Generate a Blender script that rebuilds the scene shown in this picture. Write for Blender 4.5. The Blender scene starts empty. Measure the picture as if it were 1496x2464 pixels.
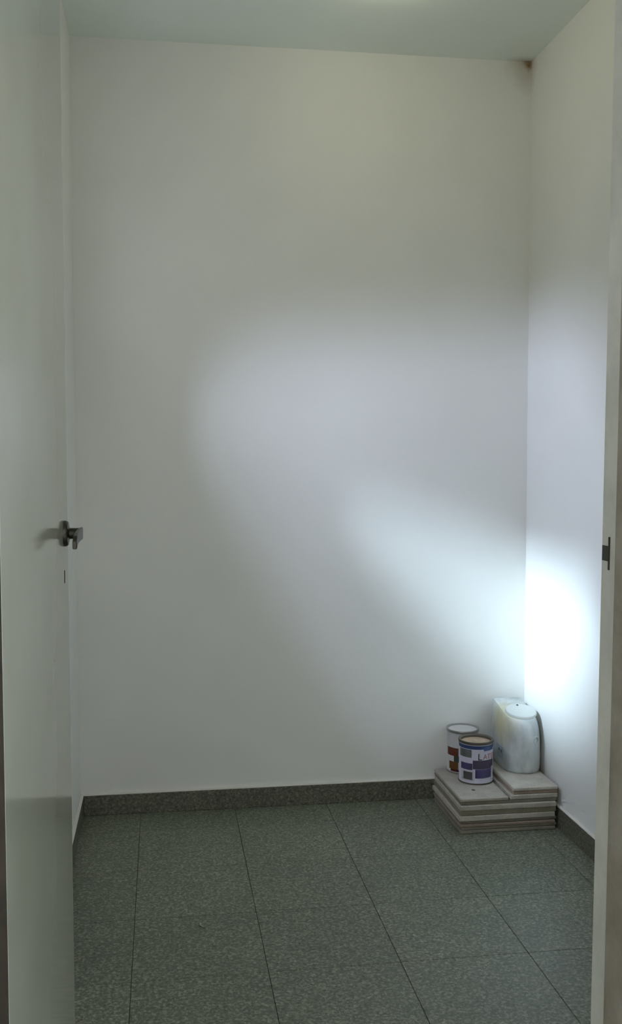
import bpy, bmesh, math, random
from mathutils import Vector, Matrix
random.seed(4)
SC = bpy.context.scene
COL = SC.collection

# ------------------------------------------------------------------ camera
F, YAW, PITCH, ROLL, CH = 2446.28, .1459, .0577, -.0012, 1.148
fw = Vector((math.sin(YAW)*math.cos(PITCH), math.cos(YAW)*math.cos(PITCH), -math.sin(PITCH)))
rt = Vector((math.cos(YAW), -math.sin(YAW), 0)); up = rt.cross(fw)
r2 = rt*math.cos(ROLL)+up*math.sin(ROLL); u2 = -rt*math.sin(ROLL)+up*math.cos(ROLL)
cam = bpy.data.cameras.new('camera'); camo = bpy.data.objects.new('camera', cam); COL.objects.link(camo)
cam.sensor_fit = 'VERTICAL'; cam.sensor_height = 24; cam.lens = F*24/2464; cam.clip_start = .02
M = Matrix((r2, u2, -fw)).transposed().to_4x4(); M.translation = (0, 0, CH); camo.matrix_world = M
SC.camera = camo

# ------------------------------------------------------------------ light and exposure
W = bpy.data.worlds.new('sky'); SC.world = W; W.use_nodes = True
bg = W.node_tree.nodes['Background']; bg.inputs['Color'].default_value = (.965, .96, .925, 1); bg.inputs['Strength'].default_value = 2.0
def daylight(name, energy, angle, col, d):      # sun behind thin cloud, and an added second sun lamp widening the beam
    l = bpy.data.lights.new(name, 'SUN'); l.energy = energy; l.angle = math.radians(angle); l.color = col
    o = bpy.data.objects.new(name, l); COL.objects.link(o); o.location = (-3, 1.5, 4)
    o.rotation_euler = Vector(d).to_track_quat('-Z', 'Y').to_euler()
daylight('veiled_sun', 16, 13, (.64, .83, 1), (1, .345, -.70))
daylight('wide_fill_sun', 19.5, 52, (.66, .73, 1), (1, .40, -.545))
vs = SC.view_settings
vs.view_transform = 'Standard'; vs.look = 'None'; vs.gamma = 1; vs.use_curve_mapping = False; vs.exposure = 0

# ------------------------------------------------------------------ dimensions (metres)
XL, XR, YB, H, HB = -.2636, 1.2017, 3.2424, 2.416, .0654
YF0, YF1 = 1.02, 1.15          # front wall, hall face and room face
HXL, HXR, HY0 = -1.00, 1.60, -1.10   # hall in front of the room
T = .10
X0, YR, TILE = -.0755, 2.1819, .30

# ------------------------------------------------------------------ materials
def mat(name, col, rough=.6, metal=0, spec=.5, coat=0):
    m = bpy.data.materials.new(name); m.use_nodes = True
    b = m.node_tree.nodes['Principled BSDF']
    b.inputs['Base Color'].default_value = (*col, 1); b.inputs['Roughness'].default_value = rough
    b.inputs['Metallic'].default_value = metal; b.inputs['Specular IOR Level'].default_value = spec
    b.inputs['Coat Weight'].default_value = coat
    return m
def nd(m, t, **kw):
    n = m.node_tree.nodes.new(t)
    for k, v in kw.items():
        if k in n.inputs: n.inputs[k].default_value = v
        else: setattr(n, k, v)
    return n
def ln(m, a, b): m.node_tree.links.new(a, b)
def P(m): return m.node_tree.nodes['Principled BSDF']
def pos(m): return nd(m, 'ShaderNodeNewGeometry').outputs['Position']
def objco(m): return nd(m, 'ShaderNodeTexCoord').outputs['Object']
def noise(m, co, scale, detail=3, rough=.5):
    n = nd(m, 'ShaderNodeTexNoise', Scale=scale, Detail=detail, Roughness=rough); ln(m, co, n.inputs['Vector']); return n.outputs['Fac']
def ramp(m, fac, stops):
    r = nd(m, 'ShaderNodeValToRGB'); e = r.color_ramp.elements
    while len(e) < len(stops): e.new(.5)
    for i, (p_, c) in enumerate(stops): e[i].position = p_; e[i].color = (*c, 1)
    ln(m, fac, r.inputs['Fac']); return r.outputs['Color']
def mixc(m, fac, a, b, mode='MIX'):
    n = nd(m, 'ShaderNodeMix', data_type='RGBA', blend_type=mode)
    for s, v in ((n.inputs['Factor'], fac), (n.inputs['A'] if False else n.inputs[6], a), (n.inputs[7], b)):
        if hasattr(v, 'is_output'): ln(m, v, s)
        else: s.default_value = v if isinstance(v, (int, float)) else (*v, 1)
    return n.outputs[2]
def bump(m, h, strength, dist=.002):
    n = nd(m, 'ShaderNodeBump', Strength=strength, Distance=dist); ln(m, h, n.inputs['Height']); ln(m, n.outputs['Normal'], P(m).inputs['Normal'])

def plaster(name, col, stain=False):
    m = mat(name, col, .55, spec=.35)
    p_ = pos(m)
    c = ramp(m, noise(m, p_, 2.2, 4), [(.3, tuple(x*.965 for x in col)), (.7, tuple(min(1, x*1.02) for x in col))])
    if stain:      # damp stain in the top corner
        d = nd(m, 'ShaderNodeVectorMath', operation='SUBTRACT'); ln(m, p_, d.inputs[0]); d.inputs[1].default_value = (XR-.012, YB, H-.012)
        s = nd(m, 'ShaderNodeVectorMath', operation='MULTIPLY'); ln(m, d.outputs[0], s.inputs[0]); s.inputs[1].default_value = (9, 14, 8)
        l = nd(m, 'ShaderNodeVectorMath', operation='LENGTH'); ln(m, s.outputs[0], l.inputs[0])
        nn = nd(m, 'ShaderNodeMath', operation='ADD'); ln(m, l.outputs['Value'], nn.inputs[0])
        k = nd(m, 'ShaderNodeMath', operation='MULTIPLY'); ln(m, noise(m, p_, 22, 3), k.inputs[0]); k.inputs[1].default_value = .5
        ln(m, k.outputs[0], nn.inputs[1])
        f = ramp(m, nn.outputs[0], [(.28, (1, 1, 1)), (.42, (.35, .35, .35)), (1.0, (0, 0, 0))])
        c = mixc(m, f, c, (.28, .17, .06))
    ln(m, c, P(m).inputs['Base Color'])
    bump(m, noise(m, p_, 90, 4), .12, .002)
    return m
WALL = plaster('wall_paint', (.795, .795, .755), True)
CEIL = plaster('ceiling_paint', (.83, .885, .815), True)
BEAD = mat('paint_bead', (.78, .76, .70), .6)

def terrazzo(name, dark, mid, light, rough=.42):
    m = mat(name, mid, rough)
    p_ = pos(m)
    v = nd(m, 'ShaderNodeTexVoronoi', Scale=210); ln(m, p_, v.inputs['Vector'])
    sp = nd(m, 'ShaderNodeSeparateColor'); ln(m, v.outputs['Color'], sp.inputs[0])
    c = ramp(m, sp.outputs[0], [(.0, dark), (.30, mid), (.62, mid), (.78, tuple((a+b)/2 for a, b in zip(mid, light))), (.95, light)])
    c = mixc(m, .5, c, ramp(m, noise(m, p_, 120, 2), [(.32, dark), (.55, mid), (.75, light)]))
    oi = nd(m, 'ShaderNodeObjectInfo')
    c = mixc(m, .75, c, ramp(m, oi.outputs['Random'], [(0, (.80, .82, .80)), (1, (1, 1, .97))]), 'MULTIPLY')
    c = mixc(m, .5, c, ramp(m, noise(m, p_, 5, 4), [(.35, (.82, .82, .82)), (.65, (1, 1, 1))]), 'MULTIPLY')
    ln(m, c, P(m).inputs['Base Color'])
    bump(m, noise(m, p_, 160, 2), .08, .001)
    return m
TERR = terrazzo('terrazzo', (.065, .076, .056), (.175, .195, .15), (.48, .48, .37))
TERRB = terrazzo('terrazzo_skirting', (.046, .046, .035), (.13, .125, .095), (.29, .27, .21), .5)
GROUT = mat('joint_cement', (.10, .105, .085), .9)
DOORP = mat('gloss_door_paint', (.60, .60, .53), .11, spec=.45)
ln(DOORP, ramp(DOORP, noise(DOORP, pos(DOORP), 3, 4), [(.3, (.36, .36, .28)), (.7, (.41, .41, .33))]), P(DOORP).inputs['Base Color'])
P(DOORP).inputs['Coat Roughness'].default_value = .1
bump(DOORP, noise(DOORP, pos(DOORP), 7, 2), .025, .003)
EDGE = mat('bare_brown_wood', (.07, .042, .022), .7)
ln(EDGE, ramp(EDGE, noise(EDGE, pos(EDGE), 30, 4), [(.3, (.016, .011, .006)), (.7, (.035, .024, .014))]), P(EDGE).inputs['Base Color'])
FRAME = mat('frame_paint', (.42, .41, .35), .42)
ln(FRAME, ramp(FRAME, noise(FRAME, pos(FRAME), 14, 5, .65), [(.35, (.47, .46, .42)), (.6, (.56, .55, .50))]), P(FRAME).inputs['Base Color'])
STOP = mat('stop_brown_paint', (.22, .165, .12), .4)
ln(STOP, ramp(STOP, noise(STOP, pos(STOP), 12, 5, .65), [(.35, (.20, .165, .13)), (.65, (.31, .275, .235))]), P(STOP).inputs['Base Color'])
BRONZE = mat('aged_bronze', (.06, .055, .045), .38, .85)
DARK = mat('dark_void', (.01, .01, .01), .9)
ALU = mat('window_aluminium', (.7, .7, .7), .4, .6)
PANE = bpy.data.materials.new('window_glass'); PANE.use_nodes = True
_n = PANE.node_tree.nodes; _n.clear()
_o = _n.new('ShaderNodeOutputMaterial'); _m = _n.new('ShaderNodeMixShader'); _t = _n.new('ShaderNodeBsdfTransparent'); _g = _n.new('ShaderNodeBsdfGlossy'); _m.inputs[0].default_value = .05
_g.inputs['Roughness'].default_value = .02
for a, b in ((_t.outputs[0], _m.inputs[1]), (_g.outputs[0], _m.inputs[2]), (_m.outputs[0], _o.inputs[0])): PANE.node_tree.links.new(a, b)

# ------------------------------------------------------------------ mesh helpers
def link(name, me, m=None, parent=None, smooth=False):
    o = bpy.data.objects.new(name, me); COL.objects.link(o)
    if m and not me.materials: me.materials.append(m)
    if parent: o.parent = parent
    if smooth:
        for p_ in me.polygons: p_.use_smooth = True
    return o
def bmbox(bm, x0, x1, y0, y1, z0, z1):
    vs_ = [bm.verts.new(v) for v in ((x0, y0, z0), (x1, y0, z0), (x1, y1, z0), (x0, y1, z0), (x0, y0, z1), (x1, y0, z1), (x1, y1, z1), (x0, y1, z1))]
    for f in ((3, 2, 1, 0), (4, 5, 6, 7), (0, 1, 5, 4), (1, 2, 6, 5), (2, 3, 7, 6), (3, 0, 4, 7)): bm.faces.new([vs_[i] for i in f])
def done(bm, name, bev=0, seg=1):
    if bev: bmesh.ops.bevel(bm, geom=bm.edges[:], offset=bev, segments=seg, affect='EDGES', profile=.6)
    bmesh.ops.recalc_face_normals(bm, faces=bm.faces[:])
    me = bpy.data.meshes.new(name); bm.to_mesh(me); bm.free(); return me
def boxes(name, lst, m, parent=None, bev=0, seg=1):
    bm = bmesh.new()
    for b in lst: bmbox(bm, *b)
    return link(name, done(bm, name, bev, seg), m, parent)
def lathe(name, prof, m, parent=None, n=48, smooth=True, close=False):
    bm = bmesh.new(); rings = []
    for r, z in prof:
        if r < 1e-6: rings.append([bm.verts.new((0, 0, z))])
        else: rings.append([bm.verts.new((r*math.cos(2*math.pi*i/n), r*math.sin(2*math.pi*i/n), z)) for i in range(n)])
    pairs = list(zip(rings, rings[1:])) + ([(rings[-1], rings[0])] if close else [])
    for a, b in pairs:
        for i in range(n):
            j = (i+1) % n
            q = [a[i % len(a)], a[j % len(a)], b[j % len(b)], b[i % len(b)]]
            q = list(dict.fromkeys(q))
            if len(q) > 2: bm.faces.new(q)
    o = link(name, done(bm, name), m, parent, smooth)
    if smooth: o.data.set_sharp_from_angle(angle=math.radians(38))
    return o
def empty(name, loc, rz=0):
    o = bpy.data.objects.new(name, None); COL.objects.link(o); o.location = loc; o.rotation_euler.z = rz; o.empty_display_size = .05; return o
def tag(o, label=None, cat=None, group=None, kind=None):
    for k, v in (('label', label), ('category', cat), ('group', group), ('kind', kind)):
        if v: o[k] = v
    return o
def struct(o, label, cat): return tag(o, label, cat, kind='structure')

# ------------------------------------------------------------------ floor of terrazzo tiles
floor = struct(boxes('floor', [(HXL-T, HXR, HY0, YB+T, -.10, -.003)], GROUT), 'speckled grey-green terrazzo tile floor with thin dark joints', 'floor')
tile_cache = {}
def floor_tile(xa, xb, ya, yb):
    k = (round(xb-xa, 4), round(yb-ya, 4))
    if k not in tile_cache:
        bm = bmesh.new(); bmbox(bm, -k[0]/2, k[0]/2, -k[1]/2, k[1]/2, -.003, 0)
        tile_cache[k] = done(bm, 'floor_tile', .0005)
    o = link('tile', tile_cache[k], TERR, floor); o.location = ((xa+xb)/2, (ya+yb)/2, 0)
g = .0007
def lay(xmin, xmax, ymin, ymax):
    i0 = math.floor((xmin-X0)/TILE); j0 = math.floor((ymin-YR)/TILE)
    for i in range(i0, 12):
        for j in range(j0, 12):
            xa, xb = max(xmin, X0+i*TILE), min(xmax, X0+(i+1)*TILE); ya, yb = max(ymin, YR+j*TILE), min(ymax, YR+(j+1)*TILE)
            if xb-xa > .01 and yb-ya > .01: floor_tile(xa+g, xb-g, ya+g, yb-g)
lay(XL, XR, YF1, YB)
lay(-.2165, .523, YF0, YF1)
lay(HXL, HXR, HY0, YF0)

# ------------------------------------------------------------------ walls, ceiling
DX0, DX1, DZ = -.2165, .523, 2.03       # clear opening between the frame rebates
WY0, WY1, WZ0, WZ1 = 2.20, 2.845, 1.46, 1.76
struct(boxes('wall_back', [(XL-T, XR+T, YB, YB+T, 0, H)], WALL), 'plain off-white painted back wall of the small room', 'wall')
struct(boxes('wall_right', [(XR, XR+T, YF1, YB, 0, H)], WALL), 'off-white side wall with the bright patch of daylight', 'wall')
struct(boxes('wall_left', [(XL-T, XL, YF1, WY0, 0, H), (XL-T, XL, WY1, YB, 0, H), (XL-T, XL, WY0, WY1, 0, WZ0), (XL-T, XL, WY0, WY1, WZ1, H)], WALL), 'off-white side wall behind the open door leaf', 'wall')
struct(boxes('wall_front', [(HXL, DX0-.03, YF0, YF1, 0, H), (DX1+.03, HXR, YF0, YF1, 0, H), (DX0-.03, DX1+.03, YF0, YF1, DZ+.03, H)], WALL), 'off-white wall around the doorway', 'wall')
struct(boxes('wall_hall', [(HXL-T, HXL, HY0, YF1, 0, H)], WALL), 'off-white wall of the hall outside the doorway', 'wall')
struct(boxes('wall_hall_right', [(HXR, HXR+T, HY0, YF1, 0, H)], WALL), 'off-white wall closing the far side of the hall', 'wall')
struct(boxes('ceiling', [(XL-T, XR+T, YF1, YB+T, H, H+.12), (HXL-T, HXR, HY0, YF1, H, H+.12)], CEIL), 'plain pale ceiling with a soft lamp glow', 'ceiling')

# skirting of terrazzo with a painted bead on its top
def skirting(name, label, a, bead_b):
    o = struct(boxes(name, [a], TERRB, bev=.0025, seg=2), label, 'baseboard')
    boxes('paint_bead', [bead_b], BEAD, o, .0012)
    return o
bt = .010
skirting('baseboard_back', 'dark terrazzo skirting along the back wall', (XL+bt, XR-bt, YB-bt, YB, 0, HB), (XL+.002, XR-.002, YB-.0105, YB, HB-.001, HB+.0035))
skirting('baseboard_right', 'dark terrazzo skirting along the wall beside the tile pile', (XR-bt, XR, YF1, YB, 0, HB), (XR-.0105, XR, YF1, YB-.011, HB-.001, HB+.0035))
skirting('baseboard_left', 'dark terrazzo skirting along the wall behind the door', (XL, XL+bt, YF1, YB, 0, HB), (XL, XL+.0105, YF1, YB-.011, HB-.001, HB+.0035))

# ------------------------------------------------------------------ side window that lets the daylight in (behind the door leaf)
win = struct(empty('window_1', (XL-.05, (WY0+WY1)/2, WZ0)), 'small high side window with a slim metal frame', 'window')
wy, wz, s_ = (WY1-WY0)/2, WZ1-WZ0, .014
boxes('window_frame', [(-.02, .02, -wy, wy, 0, s_), (-.02, .02, -wy, wy, wz-s_, wz), (-.02, .02, -wy, -wy+s_, s_, wz-s_), (-.02, .02, wy-s_, wy, s_, wz-s_)], ALU, win)
boxes('pane', [(-.002, .002, -wy+s_, wy-s_, s_, wz-s_)], PANE, win)

# ------------------------------------------------------------------ door frame
def frame_side(name, label, x, sgn):          # sgn +1: jamb lies on the right of the opening
    a, b = (x, x+.03) if sgn > 0 else (x-.03, x)
    o = struct(boxes(name, [(a, b, YF0-.004, YF1+.002, 0, DZ+.03)], FRAME, bev=.0015), label, 'door frame')
    c, d = (x-.006, x) if sgn > 0 else (x, x+.006)
    boxes('door_stop', [(c, d, YF0-.002, YF1-.046, 0, DZ)], STOP, o, .002, 2)
    return o
jl = frame_side('trim_1', 'painted hinge-side jamb of the doorway', DX0, -1)
jr = frame_side('trim_2', 'painted strike-side jamb of the doorway with a dark strike plate', DX1, 1)
head = struct(boxes('trim_3', [(DX0, DX1, YF0-.004, YF1+.002, DZ, DZ+.03)], FRAME, bev=.0015), 'painted head piece across the top of the doorway', 'door frame')
boxes('door_stop', [(DX0+.006, DX1-.006, YF0-.002, YF1-.046, DZ-.012, DZ)], STOP, head, .002, 2)
st = boxes('strike_plate', [(DX1-.0012, DX1, 1.1285, 1.1315, 1.015, 1.054), (DX1-.0006, DX1, 1.1310, YF1-.001, 1.025, 1.043)], BRONZE, jr)
jr.rotation_euler.y = .0094; jr.location.x = -.0112       # this jamb stands slightly out of plumb
st['label'] = 'dark metal strike plate'
# ------------------------------------------------------------------ door leaf, opened into the room along the left wall
LEN, TH = .705, .038
door = struct(empty('door_1', (DX0+.002, YF1+.003, 0), math.radians(-.80)), 'open glossy white door leaf with dark lever handle', 'door')
leaf = boxes('door_leaf', [(0, TH, .004, LEN, .012, 2.02)], DOORP, door, .0015, 2)
ed = boxes('hinge_edge', [(.001, TH-.0005, 0, .006, .013, 2.019)], EDGE, door); ed['label'] = 'bare dark brown wood edge'
HYD, HZ = LEN-.062, 1.010           # handle position along the leaf
def at_face(o, z=HZ): o.location = (TH, HYD, z)
hd = lathe('handle', [(0, 0), (.0225, 0), (.0225, .004), (.020, .0075), (.012, .009), (.0095, .010), (.0095, .028), (.011, .031), (.0, .031)], BRONZE, door, 32)
hd['label'] = 'aged bronze rosette and lever'
hd.rotation_euler = (0, math.pi/2, 0); at_face(hd)
# lever: flat blade running back towards the hinges, its end curled down
bm = bmesh.new(); path = [(.004, .0, .010), (-.02, 0, .010), (-.05, -.0005, .0095), (-.08, -.002, .009), (-.098, -.005, .0085), (-.110, -.011, .007)]
rings = []
for y, dz, hh in path:
    x_ = .0285
    rings.append([bm.verts.new(v) for v in ((x_-.0035, y, dz-hh), (x_+.0035, y, dz-hh), (x_+.0035, y, dz+hh), (x_-.0035, y, dz+hh))])
for a, b in zip(rings, rings[1:]):
    for i in range(4): bm.faces.new((a[i], a[(i+1) % 4], b[(i+1) % 4], b[i]))
bm.faces.new(rings[0]); bm.faces.new(rings[-1])
lv = link('lever', done(bm, 'lever', .0012), BRONZE, hd); lv.rotation_euler = (0, -math.pi/2, 0)
kh = boxes('keyhole', [(-.001, .0006, -.0022, .0022, -.011, .011)], DARK, door); at_face(kh, .935)

# ------------------------------------------------------------------ ceiling lamp just above the view
lamp = tag(empty('ceiling_lamp', (.62, 2.695, H)), 'small bare warm bulb in a flat round ceiling holder', 'lamp')
lathe('ceiling_rose', [(0, 0), (.034, 0), (.034, -.003), (.026, -.005), (.013, -.0055), (.0125, -.010), (0, -.010)], mat('lamp_holder_white', (.75, .74, .7), .5), lamp, 32)
GLOW = bpy.data.materials.new('bulb_glow'); GLOW.use_nodes = True
P(GLOW).inputs['Emission Color'].default_value = (.96, .90, .58, 1); P(GLOW).inputs['Emission Strength'].default_value = 150
lathe('bulb', [(0, -.0095), (.010, -.010), (.0145, -.015), (.0165, -.023), (.015, -.031), (.009, -.0365), (0, -.0385)], GLOW, lamp, 24)

# ------------------------------------------------------------------ pile of spare tiles
def dusty(name, col, edge):
    m = mat(name, col, .75)
    p_ = pos(m); n1 = noise(m, p_, 26, 5, .6); n2 = noise(m, p_, 240, 2)
    c = ramp(m, n1, [(.3, tuple(x*.82 for x in col)), (.55, col), (.75, tuple(min(1, x*1.15) for x in col))])
    c = mixc(m, .35, c, ramp(m, n2, [(.35, edge), (.65, (1, 1, 1))]), 'MULTIPLY')
    oi = nd(m, 'ShaderNodeObjectInfo')
    c = mixc(m, .8, c, ramp(m, oi.outputs['Random'], [(0, (.72, .70, .66)), (.5, (.9, .88, .84)), (1, (1, .98, .93))]), 'MULTIPLY')
    ln(m, c, P(m).inputs['Base Color']); bump(m, n1, .15, .001); return m
DUST = dusty('dusty_tile', (.56, .53, .48), (.6, .58, .5))
DUSTD = dusty('dusty_dark_tile', (.27, .25, .21), (.6, .58, .5))
DUSTO = dusty('dusty_olive_tile', (.33, .31, .24), (.6, .58, .5))
DUSTR = dusty('tile_with_reddish_body', (.36, .295, .245), (.6, .5, .45))
def slab_mesh(name, w, d, t, seed):
    rnd = random.Random(seed); bm = bmesh.new()
    bmbox(bm, -w/2, w/2, -d/2, d/2, 0, t)
    bmesh.ops.bevel(bm, geom=bm.edges[:], offset=.0019, segments=1, affect='EDGES')
    for v in bm.verts: v.co.x += rnd.uniform(-.0006, .0006); v.co.y += rnd.uniform(-.0006, .0006)
    return done(bm, name)
z = .0005
layers = [  # thickness, dx, dy, rot, material, label
    (.0095, .0000, .000, .000, DUSTD, 'bottom dark square tile of the pile, lying on the floor'),
    (.0095, .0050, .004, .008, DUSTD, 'dark square tile lying second from the floor in the pile'),
    (.0090, -.002, .000, -.004, DUSTR, 'thin reddish square tile lying third from the floor in the pile'),
    (.0090, .0060, .006, .006, DUSTD, 'thin dark square tile lying fourth from the floor in the pile'),
    (.0155, -.006, .000, .010, DUST, 'pale square tile in the middle of the pile, shifted to one side'),
    (.0160, .0030, .003, .002, DUSTO, 'olive square tile above the shifted pale one in the pile'),
    (.0155, .0015, -.002, -.008, DUST, 'pale square tile second from the top of the full tiles'),
    (.0105, .0060, .007, .003, DUSTD, 'topmost full square tile, under the half tiles'),
]
PX, PY = 1.031, 3.058
for i, (t, dx, dy, r, m, lab) in enumerate(layers):
    o = tag(link('loose_tile', slab_mesh('loose_tile', .302, .302, t, i), m), lab, 'tile', 'spare tiles piled in the corner')
    o.location = (PX+dx*.6, PY+dy*.8, z); o.rotation_euler.z = r; z += t+.0003
ZF = z
def half(dx, dy, zz, t, w, r, m, lab, seed):
    o = tag(link('half_tile', slab_mesh('half_tile', w, .298, t, seed), m), lab, 'tile', 'half tiles on top of the pile')
    o.location = (dx, dy, zz); o.rotation_euler.z = r; return zz+t+.0003
ZL = half(.956, 3.057, ZF, .010, .150, .006, DUST, 'dusty half tile with a dark spot under the two paint cans', 31)
z = half(1.113, 3.059, ZF, .0135, .150, .004, DUST, 'lower half tile under the ones carrying the white canister', 32)
z = half(1.119, 3.063, z, .0105, .141, -.004, DUSTR, 'middle half tile below the white canister', 33)
ZR = half(1.119, 3.060, z, .0105, .141, -.008, DUST, 'topmost half tile, directly under the white canister', 34)
spot = lathe('paint_spot', [(0, .0006), (.0045, .0005), (.006, 0)], mat('dark_spot', (.10, .09, .08), .8), None, 14)
spot.location = (.945, 2.985, ZL-.0002); spot.scale = (1, 1.4, 1); tag(spot, 'small dark spot of dried paint on the half tile', 'paint spot')

# ------------------------------------------------------------------ paint cans
STEEL = mat('can_steel', (.33, .32, .31), .35, .8); STEELD = mat('rusty_can_rim', (.12, .105, .085), .5, .6)
def patch(name, r, a0, a1, z0, z1, m, parent, seg=10):
    bm = bmesh.new(); pr = []
    for i in range(seg+1):
        a = a0+(a1-a0)*i/seg
        pr.append([bm.verts.new((q*math.cos(a), q*math.sin(a), zz)) for q, zz in ((r, z0), (r, z1))])
    for a, b in zip(pr, pr[1:]): bm.faces.new((a[0], b[0], b[1], a[1]))
    bmesh.ops.solidify(bm, geom=bm.faces[:], thickness=.00025)
    return link(name, done(bm, name), m, parent, True)
def text_on_can(name, s, size, r, ang, zz, m, parent):
    cu = bpy.data.curves.new(name, 'FONT'); cu.body = s; cu.size = size; cu.extrude = .0001; cu.align_x = 'LEFT'
    t = bpy.data.objects.new(name+'_tmp', cu); COL.objects.link(t); bpy.context.view_layer.update()
    me = bpy.data.meshes.new_from_object(t.evaluated_get(bpy.context.evaluated_depsgraph_get())); me.name = name
    bpy.data.objects.remove(t)
    for v in me.vertices:
        a = ang+v.co.x/r; q = r+v.co.z; v.co = (q*math.cos(a), q*math.sin(a), zz+v.co.y)
    me.materials.clear(); return link(name, me, m, parent)
def can(name, x, y, z0, r, h, body_m, rim_m, lid_m, label, lid_name, lid_drop):
    t = tag(empty(name, (x, y, z0)), label, 'paint can')
    b = lathe('can_body', [(0, .004), (r-.003, .004), (r-.0015, .0), (r+.001, .0), (r+.001, .003), (r-.0012, .006), (r-.0012, h-.008), (r-.003, h-.006), (r-.003, .02), (0, .02)], body_m, t, 56)
    lathe('top_rim', [(r-.0035, h-.008), (r+.0008, h-.008), (r+.0018, h-.004), (r+.0008, h), (r-.003, h), (r-.007, h-.003), (r-.0075, h-.008)], rim_m, t, 56, close=True)
    lathe('bottom_rim', [(r-.002, 0), (r+.0012, 0), (r+.0018, .002), (r+.0012, .0045), (r-.002, .0045)], rim_m, t, 56, close=True)
    lid = lathe(lid_name, [(0, h-lid_drop), (r*.5, h-lid_drop-.0003), (r*.82, h-lid_drop+.0002), (r-.0065, h-lid_drop+.001), (r-.0062, h-lid_drop-.002), (0, h-lid_drop-.003)], lid_m, t, 56)
    return t, b
def facing(x, y): return math.atan2(-y, -x)
LAV = mat('pale_lavender_label', (.50, .48, .56), .45); BLUE = mat('label_blue', (.045, .085, .23), .4); PURP = mat('label_dark_purple', (.075, .055, .16), .45)
LIL = mat('label_lilac', (.30, .27, .42), .45); OLV = mat('label_grey_green', (.15, .17, .15), .5); PWH = mat('label_white', (.66, .65, .68), .45)
BLK = mat('label_ink', (.03, .025, .035), .5); REDI = mat('label_red_ink', (.42, .17, .15), .5); GRY = mat('label_grey', (.34, .33, .38), .5)
DRY = mat('dried_tan_paint', (.40, .30, .20), .55)
ln(DRY, ramp(DRY, noise(DRY, pos(DRY), 60, 4, .6), [(.35, (.30, .27, .17)), (.52, (.43, .31, .21)), (.7, (.50, .34, .26))]), P(DRY).inputs['Base Color'])
fx, fy = .9825, 3.080; R1, H1 = .0545, .134
t, b = can('paint_can', fx, fy, ZL, R1, H1, LAV, STEELD, DRY, 'open paint can with purple and white label and blue top band', 'dried_paint', .010)
fa = facing(fx, fy)
def th(u): return fa + math.asin(max(-.97, min(.97, (u-800)/345.)))     # label position across the can, from its drawing
def zz(v): return .004+(1480-v)/860*.120
for nm, u0, u1, v0, v1, m in [('label_panel', 484, 712, 900, 720, OLV), ('label_panel', 740, 1152, 1155, 955, LIL), ('label_panel', 505, 732, 1180, 1030, PURP),
                              ('label_panel', 515, 770, 1425, 1190, PWH), ('label_panel', 790, 1105, 1362, 1160, PURP), ('label_bar', 818, 985, 1412, 1372, PWH), ('label_stripe', 1108, 1150, 1400, 1120, PWH)]:
    patch(nm, R1-.0010, th(u0), th(u1), zz(v0), zz(v1), m, b)
patch('label_panel', R1-.0007, th(555), th(730), zz(1400), zz(1225), GRY, b)
patch('blue_band', R1-.0009, 0, 2*math.pi-.001, zz(705), zz(628), BLUE, b, 48)
patch('label_panel', R1-.0007, th(960), th(1130), zz(745), zz(690), BLUE, b)
text_on_can('lettering', 'L', .030, R1-.0003, th(835), zz(945), BLK, b)
text_on_can('lettering', 'ATEX', .024, R1-.0003, th(945), zz(935), REDI, b)
bx_, by_ = .9710, 3.1870; R2, H2 = .0520, .140
ORG = mat('label_orange_red', (.52, .20, .14), .5); ORG2 = mat('label_orange', (.52, .26, .11), .5); GRN = mat('label_dark_green', (.05, .075, .04), .5); PALE = mat('pale_grey_label', (.50, .49, .48), .45); MAR = mat('label_maroon', (.26, .07, .065), .5)
t, b = can('paint_can', bx_, by_, ZL, R2, H2, PALE, STEEL, mat('can_lid_grey', (.60, .58, .57), .3, .25), 'closed paint can with pale label, orange pictures and grey lid', 'lid', .004)
fb = facing(bx_, by_)
def tb(u): return fb + math.asin(max(-.97, min(.97, (u-490)/350.)))
def zb(v): return .004+(1330-v)/930*.124
for nm, u0, u1, v0, v1, m in [('label_picture', 165, 400, 935, 735, ORG), ('label_picture', 300, 420, 1085, 930, GRN), ('label_picture', 200, 400, 1262, 1075, ORG2), ('label_picture', 230, 420, 1322, 1262, MAR)]:
    patch(nm, R2-.0009, tb(u0), tb(u1), zb(v0), zb(v1), m, b)

# ------------------------------------------------------------------ white canister
PLA = mat('grimy_white_plastic', (.74, .76, .74), .42)
pc = objco(PLA)
sep = nd(PLA, 'ShaderNodeSeparateXYZ'); ln(PLA, pc, sep.inputs[0])
mp = nd(PLA, 'ShaderNodeMapping'); mp.inputs['Scale'].default_value = (15, 15, 7); ln(PLA, pc, mp.inputs['Vector'])
streak = ramp(PLA, noise(PLA, mp.outputs[0], 1.6, 5, .62), [(.30, (.36, .40, .40)), (.52, (.53, .56, .55)), (.72, (.64, .65, .63))])
blot = nd(PLA, 'ShaderNodeVectorMath', operation='DISTANCE'); ln(PLA, pc, blot.inputs[0]); blot.inputs[1].default_value = (-.055, .03, .145)
bf = ramp(PLA, blot.outputs['Value'], [(.0, (.75, .75, .75)), (.05, (.5, .5, .5)), (.095, (0, 0, 0))])
ln(PLA, mixc(PLA, bf, streak, (.58, .52, .26)), P(PLA).inputs['Base Color'])
bump(PLA, noise(PLA, pc, 40, 4), .2, .002)
CX, CY = 1.1375, 3.098
can_ = tag(empty('canister', (CX, CY, ZR)), 'grimy white plastic canister with a round lid, standing on half tiles', 'canister')
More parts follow.
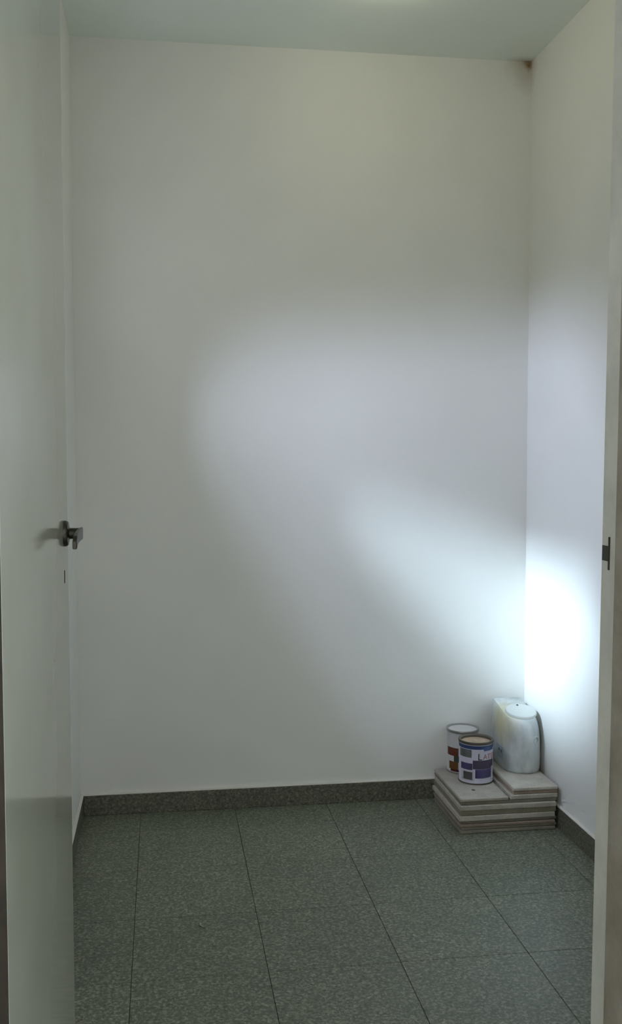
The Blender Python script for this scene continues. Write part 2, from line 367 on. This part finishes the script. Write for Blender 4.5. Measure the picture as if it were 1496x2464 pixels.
# cross-section: round nose towards the room, flat sides, squared back against the wall
def section(k, n_nose=20):
    rx, yb = .0605*k, .128
    pts = [(rx*math.cos(math.pi+math.pi*i/n_nose), -.068*k*math.sin(math.pi*i/n_nose)) for i in range(n_nose+1)]
    c = .008
    pts += [(rx, .045), (rx, yb-c), (rx-c*.3, yb-c*.3), (rx-c, yb), (0, yb), (-rx+c, yb), (-rx+c*.3, yb-c*.3), (-rx, yb-c), (-rx, .045)]
    return pts
def topz(y): return .176+.20*max(-.07, min(.128, y))*1.0
bm = bmesh.new(); rings = []
for fz, k in [(0, .90), (.012, .955), (.05, .985), (.14, 1.0), (.32, 1.0), (.50, .99), (.64, .965), (.76, .925), (.86, .87), (.93, .81), (.975, .745), (1, .67)]:
    ring = []
    for x, y in section(1):
        sx = k if x > 0 else (1-(1-k)*.45)          # the wall-side shoulder is rounder
        sy = k if y < 0 else 1-(1-k)*.12
        ring.append(bm.verts.new((x*sx, y*sy, fz*topz(y*sy))))
    rings.append(ring)
for a, b in zip(rings, rings[1:]):
    for i in range(len(a)): bm.faces.new((a[i], a[(i+1) % len(a)], b[(i+1) % len(a)], b[i]))
bm.faces.new(rings[0][::-1]); bm.faces.new(rings[-1])
cb = link('canister_body', done(bm, 'canister_body'), PLA, can_, True); cb.data.set_sharp_from_angle(angle=math.radians(50))
LID = mat('lid_plastic', (.58, .61, .58), .4)
ld = lathe('lid', [(0, .007), (.044, .007), (.050, .0055), (.0525, .002), (.0525, -.001), (.049, -.003), (0, -.003)], LID, can_, 48)
ld.location = (.004, .012, topz(.012)+.0015); ld.rotation_euler = (math.atan(.20), 0, 0); ld.scale = (.95, 1, 1)
hole = lathe('vent_hole', [(0, .0012), (.0035, .001), (.0042, 0)], DARK, ld, 16); hole.location = (.0, .036, .0068)
# worn paper label on the flat side and moulded loop on the nose
LBL = mat('worn_label', (.36, .42, .47), .6)
lb = boxes('paper_label', [(-.0612, -.0600, .000, .060, .030, .070)], LBL, can_)
boxes('label_mark', [(-.0617, -.0611, .006, .014, .050, .060), (-.0617, -.0611, .024, .038, .054, .060)], mat('label_mark_ink', (.10, .12, .14), .6), lb)
bm = bmesh.new(); n, mseg = 24, 8
vv = [[bm.verts.new(((.011+.0022*math.cos(2*math.pi*j/mseg))*math.cos(2*math.pi*i/n), .0022*math.sin(2*math.pi*j/mseg), (.011+.0022*math.cos(2*math.pi*j/mseg))*math.sin(2*math.pi*i/n))) for j in range(mseg)] for i in range(n)]
for i in range(n):
    for j in range(mseg): bm.faces.new((vv[i][j], vv[(i+1) % n][j], vv[(i+1) % n][(j+1) % mseg], vv[i][(j+1) % mseg]))
lp = link('moulded_loop', done(bm, 'moulded_loop'), PLA, can_, True); lp.location = (.030, -.0565, .105); lp.rotation_euler.z = math.radians(28)

# ------------------------------------------------------------------ scrap of paper on the floor
bm = bmesh.new(); pts = [(-.004, .016), (-.001, .010), (-.002, .003), (.001, -.004), (.006, -.009), (.010, -.012)]
pr = [(bm.verts.new((x-.0028, y-.001, .0012+.002*(i % 2))), bm.verts.new((x+.0028, y+.001, .0008))) for i, (x, y) in enumerate(pts)]
for a, b in zip(pr, pr[1:]): bm.faces.new((a[0], a[1], b[1], b[0]))
bmesh.ops.solidify(bm, geom=bm.faces[:], thickness=.0006)
sc = tag(link('paper_scrap', done(bm, 'paper_scrap'), mat('paper', (.6, .62, .55), .8)), 'tiny white curled scrap of paper on the terrazzo floor', 'paper scrap')
sc.location = (.085, 2.425, .0002)
